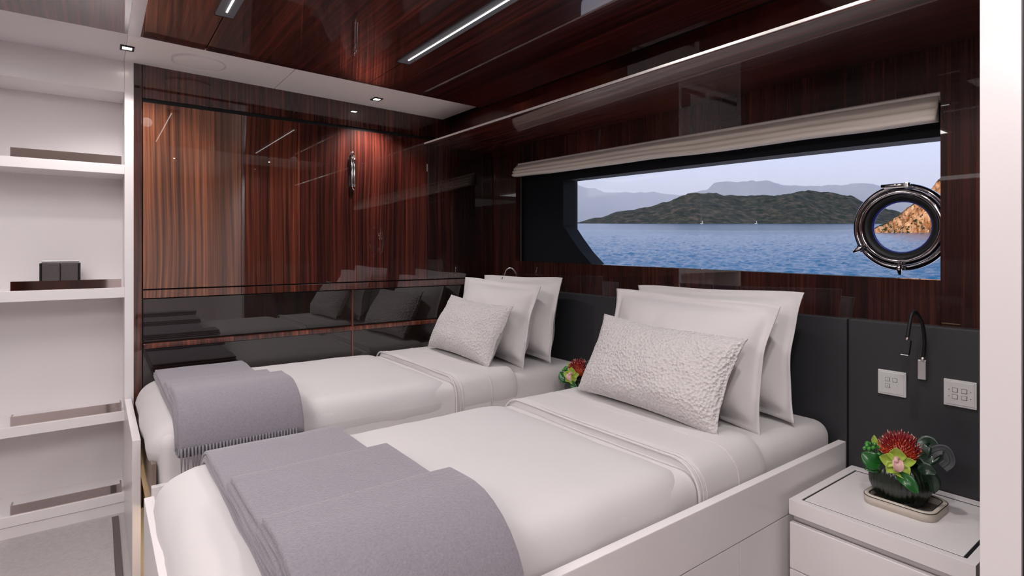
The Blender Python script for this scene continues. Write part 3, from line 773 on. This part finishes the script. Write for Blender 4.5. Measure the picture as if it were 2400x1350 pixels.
# protea
pc = px_y(2112, 1046, FY+.005)
pr = fl_thing('protea_flower', 'red pincushion protea bloom ' + WH, 'flower', (pc.x, pc.y, NZT+.1))
def dome(name, c, rx, rz, mat, parent, n=20):
    bm = bmesh.new(); bmesh.ops.create_uvsphere(bm, u_segments=n, v_segments=n//2, radius=1)
    for v in bm.verts: v.co = Vector((c.x+v.co.x*rx, c.y+v.co.y*rx, c.z+v.co.z*rz))
    return bm_obj(name, bm, mat, parent, True)
dome('core', Vector((pc.x, pc.y, pc.z-.012)), .046, .034, ORANGE, pr)
bmr, bmo, bmp = bmesh.new(), bmesh.new(), bmesh.new()
rnd = random.Random(5)
for i in range(330):
    zz = -.35+1.33*((i+.5)/330); ph_ = i*2.39996; rr = math.sqrt(max(0, 1-min(1, zz*zz)))
    d = Vector((rr*math.cos(ph_), rr*math.sin(ph_), zz)); d.normalize()
    b_ = Vector((pc.x, pc.y, pc.z-.014)); p0 = b_+Vector((d.x*.034, d.y*.034, d.z*.024)); ln = .024+.008*rnd.random()
    p1 = p0 + d*ln*.6 + Vector((0, 0, .004)); p2 = p1 + (d+Vector((0, 0, .5)))*ln*.35 - d*.003
    bmx = bmo if (zz < .15 and d.y < .3) else bmr
    tube(bmx, [p0, p1, p2], [.0020, .0016, .0012], 5)
    if i % 4 == 0: tube(bmp, [p1, p2, p2+(d*.002+Vector((0, 0, .002)))], [.0009, .0013, .0006], 5)
for bmx, nm_, mt_ in ((bmr, 'filaments', RED), (bmo, 'lower_filaments', ORANGE), (bmp, 'pollen_tips', PALE)):
    o = bm_obj(nm_, bmx, mt_, pr, True); o['kind'] = 'stuff'
bm = bmesh.new(); tube(bm, [(FX, FY, vz+.06), (pc.x, pc.y, pc.z-.03)], .004, 8); bm_obj('stem', bm, STEM, pr, True)
# orchid
oc = px_y(2104, 1086, FY-.062)
orr = fl_thing('orchid_flower', 'lime green orchid with pink lip ' + WH, 'flower', (oc.x, oc.y, NZT+.1))
vdir = (CAM-oc).normalized(); ort = Vector((0, 0, 1)).cross(vdir).normalized(); oup = vdir.cross(ort)
def opt(u, v, w_): return oc + ort*u + oup*v + vdir*w_
for ang, ln, wd in ((95, .044, .046), (168, .046, .042), (18, .046, .028), (228, .040, .040), (300, .046, .044)):
    a = math.radians(ang); c_, s_ = math.cos(a), math.sin(a)
    leaf_mesh('petal', [opt(0, 0, -.004), opt(c_*ln*.5, s_*ln*.5, -.006), opt(c_*ln, s_*ln, .008)], wd, LIME, orr, up=vdir, cup=.22, nu=12)
lip = leaf_mesh('lip', [opt(0, .010, .004), opt(.001, -.004, .020), opt(.004, -.024, .012)], .026, PINK, orr, up=vdir, cup=.45, wave=.12, nu=12)
bm = bmesh.new(); tube(bm, smooth_pts([opt(0, .014, 0), opt(-.004, .012, .014), opt(-.004, .002, .022)], 4), [.006]*8+[.004], 8); bm_obj('column', bm, PINK, lip, True)
bm = bmesh.new(); tube(bm, smooth_pts([(FX-.01, FY-.01, vz+.07), oc+Vector((0, .02, -.02)), opt(0, 0, -.006)], 5), .003, 8); bm_obj('stem', bm, STEM, orr, True)
# small orchid bud
bc = px_y(2052, 1034, FY)
bud = fl_thing('orchid_bud', 'half open green orchid bud ' + WH, 'flower', (bc.x, bc.y, NZT+.1))
leaf_mesh('petal', [bc+Vector((.004, 0, -.016)), bc+Vector((-.002, 0, 0)), bc+Vector((-.004, 0, .018))], .017, LIME, bud, up=vdir, cup=.5)
leaf_mesh('petal', [bc+Vector((.006, .002, -.016)), bc+Vector((.010, 0, -.004)), bc+Vector((.012, 0, .006))], .012, LIME, bud, up=vdir, cup=.4)
bm = bmesh.new(); tube(bm, smooth_pts([(FX-.02, FY, vz+.08), bc+Vector((.012, 0, -.03)), bc+Vector((.005, 0, -.015))], 5), .002, 6); bm_obj('stem', bm, STEM, bud, True)
# berries
kc = px_y(2046, 1055, FY-.015)
be = fl_thing('berry_spray', 'cluster of glossy green berries ' + WH, 'berries', (kc.x, kc.y, NZT+.1))
for i in range(22):
    d = Vector((rnd.uniform(-1, 1), rnd.uniform(-1, .6), rnd.uniform(-.9, 1)))
    if d.length > 1: d.normalize()
    c_ = kc + d*.024; dome('berry', c_, .0058+.001*rnd.random(), .0066, BERRY, be, 10)
bm = bmesh.new()
for i in range(6):
    a = i*1.05; tube(bm, smooth_pts([(FX-.03, FY, vz+.10), kc+Vector((.02, 0, -.02)), kc+Vector((.014*math.cos(a), .012*math.sin(a), .012*math.sin(a*2)))], 4), .0014, 5)
bm_obj('stem', bm, STEM, be, True)
# leaves
def P_(px, py, dy): return px_y(px, py, FY+dy)
def leaf_thing(label, ctrl, wd, mat, **kw):
    r = fl_thing('leaf', label, 'leaf', ctrl[0]); leaf_mesh('blade', ctrl, wd, mat, r, **kw)
    bm = bmesh.new(); pts = smooth_pts(ctrl, 6); up_ = Vector(kw.get('up', (0, 0, 1))).normalized(); tube(bm, [q+up_*.0008 for q in pts], [.0012]*(len(pts)-1)+[.0004], 5); bm_obj('midrib', bm, mat, r, True)
leaf_thing('broad green leaf hanging under the berries ' + WH, [P_(2072, 1088, -.02), P_(2045, 1080, -.05), P_(2020, 1060, -.055)], .050, LEAF, up=vdir, cup=.12)
leaf_thing('green leaf behind the berries ' + WH, [P_(2080, 1095, -.02), P_(2052, 1098, -.045), P_(2026, 1100, -.06)], .022, LEAF, up=vdir, cup=.15)
leaf_thing('pointed green leaf folded down the front of ' + WH[3:], [P_(2098, 1108, -.060), P_(2128, 1128, -.080), P_(2152, 1158, -.078)], .034, LEAF, up=vdir, cup=.15)
leaf_thing('glossy dark leaf at the rim ' + WH, [P_(2150, 1100, -.03), P_(2172, 1100, -.035), P_(2196, 1112, -.03)], .032, LEAFD, up=vdir, cup=.2)
leaf_thing('dark drooping leaf low ' + WH, [P_(2158, 1108, -.02), P_(2180, 1125, -.01), P_(2190, 1156, -.005)], .046, LEAFD, up=vdir, cup=.12)
leaf_thing('dark green leaf close behind the protea ' + WH, [P_(2120, 1085, .03), P_(2150, 1060, .045), P_(2178, 1035, .05)], .045, LEAFD, up=vdir, cup=.1)
leaf_thing('dark looped strap leaf ' + WH, [P_(2140, 1085, .0), P_(2160, 1062, .0), P_(2166, 1040, .01), P_(2182, 1040, .02), P_(2186, 1066, .01), P_(2160, 1082, -.02)], .040, LEAFD, up=(.1, -.9, .2), cup=.05, shape=0, nu=30)
leaf_thing('slate grey curled leaf ' + WH, [P_(2165, 1085, .0), P_(2188, 1060, .01), P_(2215, 1056, .02), P_(2226, 1082, .015), P_(2208, 1098, .005)], .030, LEAFG, up=(.1, -.8, .3), cup=.1, shape=0, nu=28)
bm = bmesh.new()
# second arrangement between the beds
def copy_tree(o, off, parent=None):
    c = o.copy(); COL.objects.link(c)
    if parent is None: c.location = o.location + off
    else: c.parent = parent; c.matrix_parent_inverse = o.matrix_parent_inverse.copy()
    for ch in o.children: copy_tree(ch, off, c)
    return c
for r in list(roots):
    c = copy_tree(r, Vector((1.085-FX, .02, -.006)))
    c['label'] = r['label'].replace('vase beside the wardrobe', 'vase between the beds').replace('tray beside the wardrobe', 'tray between the beds')

# ------------------------------------------------------------------ reading lamps, switches
def reading_lamp(label, base_lo, base_hi, neck, head, matn, math_, mb):
    r = thing('reading_lamp', label, 'reading lamp', ((base_lo[0]+base_hi[0])/2, -.03, base_lo[2]), 'gooseneck reading lamps')
    b = box('base', base_lo, base_hi, mb, r, bev=.002)
    bm = bmesh.new(); pts = smooth_pts(neck, 10); tube(bm, pts, .0052, 12); bm_obj('gooseneck', bm, matn, r, True)
    bm = bmesh.new(); d0 = (pts[1]-pts[0]).normalized(); tube(bm, [pts[0]-d0*.002, pts[0]+d0*.012], .0068, 12); bm_obj('collar', bm, CHROME, b, True)
    d = (pts[-1]-pts[-2]).normalized()
    h = head(pts[-1], d, r)
    return r
def head_box(p, d, r):
    bm = bmesh.new(); q = bmesh.ops.create_cube(bm, size=1); rot = Vector((0, 0, -1)).rotation_difference(d).to_matrix()
    bmesh.ops.bevel(bm, geom=list(bm.edges), offset=.06, segments=2, affect='EDGES')
    for v in bm.verts: v.co = p + d*.030 + rot @ Vector((v.co.x*.022, v.co.y*.014, v.co.z*.048))
    h = bm_obj('head', bm, PLASTIC, r)
    bm = bmesh.new(); tube(bm, [p-d*.004, p+d*.008], .0066, 12); bm_obj('joint', bm, CHROME, h, True)
    bm = bmesh.new(); q = bmesh.ops.create_cube(bm, size=1)
    for v in q['verts']: v.co = p + d*.0545 + rot @ Vector((v.co.x*.020, v.co.y*.012, v.co.z*.002))
    bm_obj('lens', bm, SATIN, h)
HY = -.030
lb = px_y(2150, 888, HY-.018); lt = px_y(2170, 845, HY-.018)
reading_lamp('black gooseneck reading lamp above the switches', (lb.x, HY-.018, lb.z), (lt.x, HY-.0005, lt.z),
    [px_y(2163, 845, HY-.014), px_y(2167, 800, HY-.022), px_y(2161, 757, HY-.045), px_y(2146, 731, HY-.075), px_y(2137, 738, HY-.095), px_y(2131, 765, HY-.11), px_y(2127, 792, HY-.12)], head_box, PLASTIC, None, SATIN)
def head_cone(p, d, r):
    bm = bmesh.new(); tube(bm, [p-d*.003, p+d*.008, p+d*.024, p+d*.046], [.006, .0085, .0115, .0125], 14); h = bm_obj('head', bm, CHROME, r, True)
    bm = bmesh.new(); tube(bm, [p+d*.0455, p+d*.047], .0105, 14); bm_obj('lens', bm, LED_WARM, h)
reading_lamp('silver gooseneck reading lamp beside the far bed pillows', (.338, HY-.02, .80), (.362, HY-.0005, .86),
    [(.350, HY-.012, .86), (.352, HY-.018, .95), px_y(1211, 670, HY-.03), px_y(1210, 645, HY-.045), px_y(1200, 629, HY-.07), px_y(1188, 632, HY-.09), px_y(1182, 646, HY-.10)], head_cone, SATIN, None, SATIN)
PLATE = plain('switch_plate', (.60, .59, .585), .28, metal=.25, coat=.5); PRINT = plain('switch_print', (.04, .04, .045), .5)
def txt(body, loc, size, mat, parent, name='numeral'):
    cu = bpy.data.curves.new(name, 'FONT'); cu.body = body; cu.size = size; cu.extrude = .0001; cu.align_x = 'CENTER'; cu.align_y = 'CENTER'
    t_ = bpy.data.objects.new(name, cu); COL.objects.link(t_)
    bpy.context.view_layer.update(); me = bpy.data.meshes.new_from_object(t_); bpy.data.objects.remove(t_)
    me.transform(Matrix.Translation(loc) @ Matrix.Rotation(math.pi/2, 4, 'X')); me.materials.clear(); me.materials.append(mat)
    return link(bpy.data.objects.new(name, me), parent)
def switch(x0, z0, s, buttons, label, dots=()):
    r = thing('switch_plate', label, 'switch', (x0+s/2, HY, z0))
    yb = HY-.0005
    box('plate', (x0, yb-.009, z0), (x0+s, yb, z0+s), PLATE, r, bev=.0018)
    bx = box('inner_plate', (x0+.006, yb-.0105, z0+.006), (x0+s-.006, yb-.008, z0+s-.006), PLATE, r, bev=.001)
    for u, v, ch in buttons:
        cx, cz = x0+u*s, z0+v*s
        box('button_gap', (cx-.0072, yb-.0109, cz-.0068), (cx+.0072, yb-.0095, cz+.0068), PLASTIC, bx, bev=.0006)
        b = box('button', (cx-.0062, yb-.0128, cz-.0058), (cx+.0062, yb-.010, cz+.0058), PLATE, r, bev=.0012)
        if ch: txt(ch, (cx, yb-.0129, cz), .008, PRINT, b)
    for u, v in dots:
        box('indicator', (x0+u*s-.0014, yb-.0112, z0+v*s-.0008), (x0+u*s+.0014, yb-.0100, z0+v*s+.0008), PLASTIC, r, bev=0)
switch(2.366, .727, .083, [(.36, .64, '1'), (.62, .64, '-'), (.36, .38, '2')], 'square metal switch plate with three buttons below the lamp')
switch(2.551, .729, .083, [(.36, .62, None), (.64, .62, None), (.36, .37, None), (.64, .37, None)], 'square metal switch plate with four buttons next to the wardrobe frame', ((.17, .62), (.17, .37), (.83, .62), (.83, .37)))

# ------------------------------------------------------------------ the sea outside (the yacht heels a few degrees, so the sea is tilted against the cabin)
DEL = math.radians(2.86)
FS = FWD*math.cos(DEL) + Vector((0, 0, 1))*math.sin(DEL); US = Vector((0, 0, 1))*math.cos(DEL) - FWD*math.sin(DEL); RS = RGT
SEA = Matrix((( RS.x, FS.x, US.x, CAM.x), (RS.y, FS.y, US.y, CAM.y), (RS.z, FS.z, US.z, CAM.z), (0, 0, 0, 1)))
H = 2.4
def out_obj(name, vs, fs, mat, label, cat, kind=None, group=None):
    o = mesh_obj(name, vs, fs, mat, None); o.matrix_world = SEA
    tag(o, label, cat, group, kind); return o
def sea_mat():
    m, t, b = base_mat('sea_water'); tcn = t.nodes.new('ShaderNodeTexCoord')
    b.inputs['Base Color'].default_value = (.006, .095, .215, 1); b.inputs['Roughness'].default_value = .15; b.inputs['IOR'].default_value = 1.25
    mp = t.nodes.new('ShaderNodeMapping'); mp.inputs['Scale'].default_value = (.9, .42, 1); t.links.new(tcn.outputs['Object'], mp.inputs[0])
    n1 = t.nodes.new('ShaderNodeTexNoise'); n1.inputs['Scale'].default_value = 2.2; n1.inputs['Detail'].default_value = 6; n1.inputs['Roughness'].default_value = .62; t.links.new(mp.outputs[0], n1.inputs['Vector'])
    sx = t.nodes.new('ShaderNodeSeparateXYZ'); t.links.new(tcn.outputs['Object'], sx.inputs[0])
    wv = t.nodes.new('ShaderNodeTexNoise'); wv.inputs['Scale'].default_value = .02; t.links.new(tcn.outputs['Object'], wv.inputs['Vector'])
    ad = t.nodes.new('ShaderNodeMath'); ad.operation = 'MULTIPLY_ADD'; ad.inputs[1].default_value = 60; t.links.new(wv.outputs['Fac'], ad.inputs[0]); t.links.new(sx.outputs['Y'], ad.inputs[2])
    mr = t.nodes.new('ShaderNodeMapRange'); mr.inputs[1].default_value = 165; mr.inputs[2].default_value = 200; mr.inputs[3].default_value = 1; mr.inputs[4].default_value = .02; t.links.new(ad.outputs[0], mr.inputs[0])
    bp = t.nodes.new('ShaderNodeBump'); bp.inputs['Distance'].default_value = .12; t.links.new(n1.outputs['Fac'], bp.inputs['Height']); t.links.new(mr.outputs[0], bp.inputs['Strength'])
    t.links.new(bp.outputs['Normal'], b.inputs['Normal']); return m
def sea_mesh():
    vs, fs = [], []; nr, nc = 460, 620
    for i in range(nr+1):
        d = 1/(1/13.0 + (1/9000.0-1/13.0)*i/nr)
        calm = 1 if d < 95 else max(.05, 1-(d-95)/45)
        for j in range(nc+1):
            a = -.45+1.9*j/nc; x = a*d
            h = .13*noise.noise(Vector((x*1.1, d*.75, 0))) + .08*noise.noise(Vector((x*2.6, d*1.7, 4))) + .030*noise.noise(Vector((x*6.0, d*3.6, 9)))
            vs.append((x, d, -H+h*calm))
    W1 = nc+1
    for i in range(nr):
        for j in range(nc): k = i*W1+j; fs.append((k, k+1, k+W1+1, k+W1))
    return vs, fs
out_obj('sea', *sea_mesh(), sea_mat(), 'blue rippled sea outside the window', 'sea', 'stuff')
def land_mat(name, a, b_, c_, sc, rough=.9):
    m, t, b = base_mat(name); tcn = t.nodes.new('ShaderNodeTexCoord')
    n1 = t.nodes.new('ShaderNodeTexNoise'); n1.inputs['Scale'].default_value = sc; n1.inputs['Detail'].default_value = 8; n1.inputs['Roughness'].default_value = .7
    t.links.new(tcn.outputs['Object'], n1.inputs['Vector']); r = t.nodes.new('ShaderNodeValToRGB'); t.links.new(n1.outputs['Fac'], r.inputs[0])
    el = r.color_ramp.elements; el[0].position = .40; el[0].color = (*a, 1); el[1].position = .64; el[1].color = (*c_, 1); q = el.new(.52); q.color = (*b_, 1)
    t.links.new(r.outputs[0], b.inputs['Base Color']); b.inputs['Roughness'].default_value = rough; b.inputs['Specular IOR Level'].default_value = .1; return m
def ridge(name, prof, D, depth, mat, label, nx=260, ny=40, rough=.12, cat='hill', group=None, ns=1.0, pw=1.0):
    vs, fs = [], []
    def hgt(px):
        for (x0, y0), (x1, y1) in zip(prof, prof[1:]):
            if x0 <= px <= x1:
                t = (px-x0)/(x1-x0); t = t*t*(3-2*t); return y0+(y1-y0)*t
        return prof[0][1] if px < prof[0][0] else prof[-1][1]
    for j in range(ny+1):
        t = -1+2*j/ny
        for i in range(nx+1):
            px = prof[0][0]+(prof[-1][0]-prof[0][0])*i/nx
            h = max(0, (520-hgt(px))/F_PX*D); x = (px-CXP)/F_PX*D
            s = D/900
            sh = (1-abs(t)**1.25)**pw
            q = noise.fractal(Vector((x/(70*s)*ns, t*3, 1.3)), .9, 2.1, 6)
            g = noise.fractal(Vector((x/(14*s)*ns, t*9, 7.3)), .8, 2.1, 4)
            hh = h*sh*(1 + rough*q*(1-sh*.55)) + h*.035*g*min(1, sh*4)
            dd = D + t*depth*(.35+.65*min(1, h/(60*s))); vs.append((x*dd/D, dd, -H-.6+max(0, hh)*(1+.5*(dd/D-1))))
    W1 = nx+1
    for j in range(ny):
        for i in range(nx): k = j*W1+i; fs.append((k, k+1, k+W1+1, k+W1))
    return out_obj(name, vs, fs, mat, label, cat, None, group)
M_ISL = land_mat('island_scrub', (.018, .026, .022), (.040, .044, .034), (.095, .075, .062), .09)
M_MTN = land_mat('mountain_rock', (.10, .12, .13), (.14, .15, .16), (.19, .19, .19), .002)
ridge('island', [(1260, 520), (1345, 518), (1400, 505), (1455, 490), (1520, 481), (1560, 469), (1600, 455), (1640, 450), (1662, 447), (1700, 451), (1745, 457), (1800, 455), (1850, 446), (1890, 444), (1930, 450), (1990, 457), (2030, 471), (2080, 487), (2140, 500), (2230, 512), (2330, 520)], 900, 190,
      M_ISL, 'dark scrub covered island across the water', rough=.22)
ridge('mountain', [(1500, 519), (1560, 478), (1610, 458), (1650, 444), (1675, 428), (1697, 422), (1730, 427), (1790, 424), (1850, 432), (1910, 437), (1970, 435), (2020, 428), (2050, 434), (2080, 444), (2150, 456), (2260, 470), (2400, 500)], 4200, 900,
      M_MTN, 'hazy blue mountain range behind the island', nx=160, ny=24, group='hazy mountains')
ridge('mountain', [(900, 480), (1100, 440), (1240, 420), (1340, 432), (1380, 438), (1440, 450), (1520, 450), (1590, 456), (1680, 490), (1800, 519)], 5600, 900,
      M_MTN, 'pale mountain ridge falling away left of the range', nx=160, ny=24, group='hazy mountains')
# cliff headland
def cliff():
    D = 200.0; vs, fs = [], []; nx, ny = 220, 90
    prof = [(2036, 545), (2046, 538), (2062, 528), (2080, 521), (2098, 507), (2112, 495), (2128, 480), (2140, 471), (2156, 459), (2172, 446), (2182, 428), (2192, 412), (2205, 398), (2240, 372), (2330, 350), (2460, 345)]
    def hgt(px):
        for (x0, y0), (x1, y1) in zip(prof, prof[1:]):
            if x0 <= px <= x1: return y0+(y1-y0)*(px-x0)/(x1-x0)
    D = H*F_PX/25.5
    for i in range(nx+1):
        px = prof[0][0]+(prof[-1][0]-prof[0][0])*(i/nx)**1.35; h = (545.5-hgt(px))/F_PX*D; x = (px-CXP)/F_PX*D
        for j in range(ny+1):
            t = j/ny
            if t < .66:
                u = t/.66; z = h*.92*u; y = 4.0*u*min(1, h/6)
            else:
                u = (t-.66)/.34; z = h*(.92+.08*math.sin(u*math.pi/2)); y = 4.0*min(1, h/6)+u*16
            am = min(1, h/2.5)
            crev = noise.fractal(Vector((x*.55, z*.16, 2.0)), .9, 2.2, 6); fine = noise.fractal(Vector((x*1.7, z*1.0, y*.3+5)), .8, 2.1, 4)
            y += am*(-1.5*crev - .35*fine) * (1 if t < .7 else .4)
            z += (.28*noise.fractal(Vector((x*.8, y*.8, 8)), .9, 2.1, 5))*am*(0 if j == 0 else 1)*min(1, t*3)
            vs.append(((x + .15*fine*am)*(D+y)/D, D+y, -H-.05+max(0, z)))
    W1 = ny+1
    for i in range(nx):
        for j in range(ny): k = i*W1+j; fs.append((k, k+1, k+W1+1, k+W1))
    m, t, b = base_mat('cliff_rock'); tcn = t.nodes.new('ShaderNodeTexCoord'); mp = t.nodes.new('ShaderNodeMapping'); mp.inputs['Scale'].default_value = (1.0, .5, .30)
    t.links.new(tcn.outputs['Object'], mp.inputs[0])
    n1 = t.nodes.new('ShaderNodeTexNoise'); n1.inputs['Scale'].default_value = 1.1; n1.inputs['Detail'].default_value = 8; n1.inputs['Roughness'].default_value = .68; t.links.new(mp.outputs[0], n1.inputs['Vector'])
    r = t.nodes.new('ShaderNodeValToRGB'); el = r.color_ramp.elements
    el[0].position = .36; el[0].color = (.10, .045, .020, 1); el[1].position = .66; el[1].color = (.72, .50, .32, 1); q = el.new(.48); q.color = (.42, .20, .085, 1)
    t.links.new(n1.outputs['Fac'], r.inputs[0])
    ge = t.nodes.new('ShaderNodeNewGeometry'); dt = t.nodes.new('ShaderNodeVectorMath'); dt.operation = 'DOT_PRODUCT'; dt.inputs[1].default_value = tuple(US)
    t.links.new(ge.outputs['Normal'], dt.inputs[0])
    n2 = t.nodes.new('ShaderNodeTexNoise'); n2.inputs['Scale'].default_value = .9; n2.inputs['Detail'].default_value = 5; t.links.new(tcn.outputs['Object'], n2.inputs['Vector'])
    ad = t.nodes.new('ShaderNodeMath'); ad.operation = 'ADD'; t.links.new(dt.outputs['Value'], ad.inputs[0]); t.links.new(n2.outputs['Fac'], ad.inputs[1])
    mr = t.nodes.new('ShaderNodeMapRange'); mr.inputs[1].default_value = 1.16; mr.inputs[2].default_value = 1.26; t.links.new(ad.outputs[0], mr.inputs[0])
    mx = t.nodes.new('ShaderNodeMix'); mx.data_type = 'RGBA'; mx.inputs['B'].default_value = (.028, .034, .012, 1)
    t.links.new(mr.outputs[0], mx.inputs['Factor']); t.links.new(r.outputs[0], mx.inputs['A']); t.links.new(mx.outputs['Result'], b.inputs['Base Color'])
    b.inputs['Roughness'].default_value = .9; b.inputs['Specular IOR Level'].default_value = .1
    out_obj('cliff', vs, fs, m, 'sunlit orange rock headland seen through the porthole', 'cliff')
cliff()
BOATM = plain('boat_white', (.85, .85, .85), .4)
for px, lab in ((1645, 'tiny white sailboat off the tapering shore of the island'), (1772, 'tiny white sailboat below the middle of the island')):
    D = 640; x = (px-CXP)/F_PX*D
    hull = [(x-2.2, D, -H+.5), (x+2.2, D, -H+.5), (x, D-.7, -H+.6), (x, D+.7, -H+.6), (x-1.6, D, -H-.1), (x+1.6, D, -H-.1)]
    sail = [(x-.1, D, -H+.9), (x+1.5, D+.2, -H+.9), (x-.1, D, -H+3.6), (x+.4, D+.3, -H+1.6)]
    out_obj('sailboat', hull+sail, [(0, 2, 3), (1, 3, 2), (0, 4, 2), (2, 4, 5), (2, 5, 1), (0, 3, 4), (3, 5, 4), (3, 1, 5), (6, 7, 9), (7, 8, 9), (8, 6, 9), (6, 8, 7)], BOATM, lab, 'boat', None, 'sailboats')
# sea haze between the island and the mountains
HAZE = bpy.data.materials.new('sea_haze'); HAZE.use_nodes = True; t = HAZE.node_tree; t.nodes.remove(t.nodes['Principled BSDF'])
vsn = t.nodes.new('ShaderNodeVolumeScatter'); vsn.inputs['Color'].default_value = (.86, .88, .97, 1); vsn.inputs['Density'].default_value = .00030
t.links.new(vsn.outputs[0], t.nodes['Material Output'].inputs['Volume'])
hv = []
for zz in (-H+1, 420):
    hv += [(-9000, 1500, zz), (9000, 1500, zz), (9000, 7500, zz), (-9000, 7500, zz)]
out_obj('haze', hv, [(0, 1, 2, 3), (4, 5, 6, 7), (0, 1, 5, 4), (1, 2, 6, 5), (2, 3, 7, 6), (3, 0, 4, 7)], HAZE, 'pale haze lying over the sea before the mountains', 'haze', 'stuff')
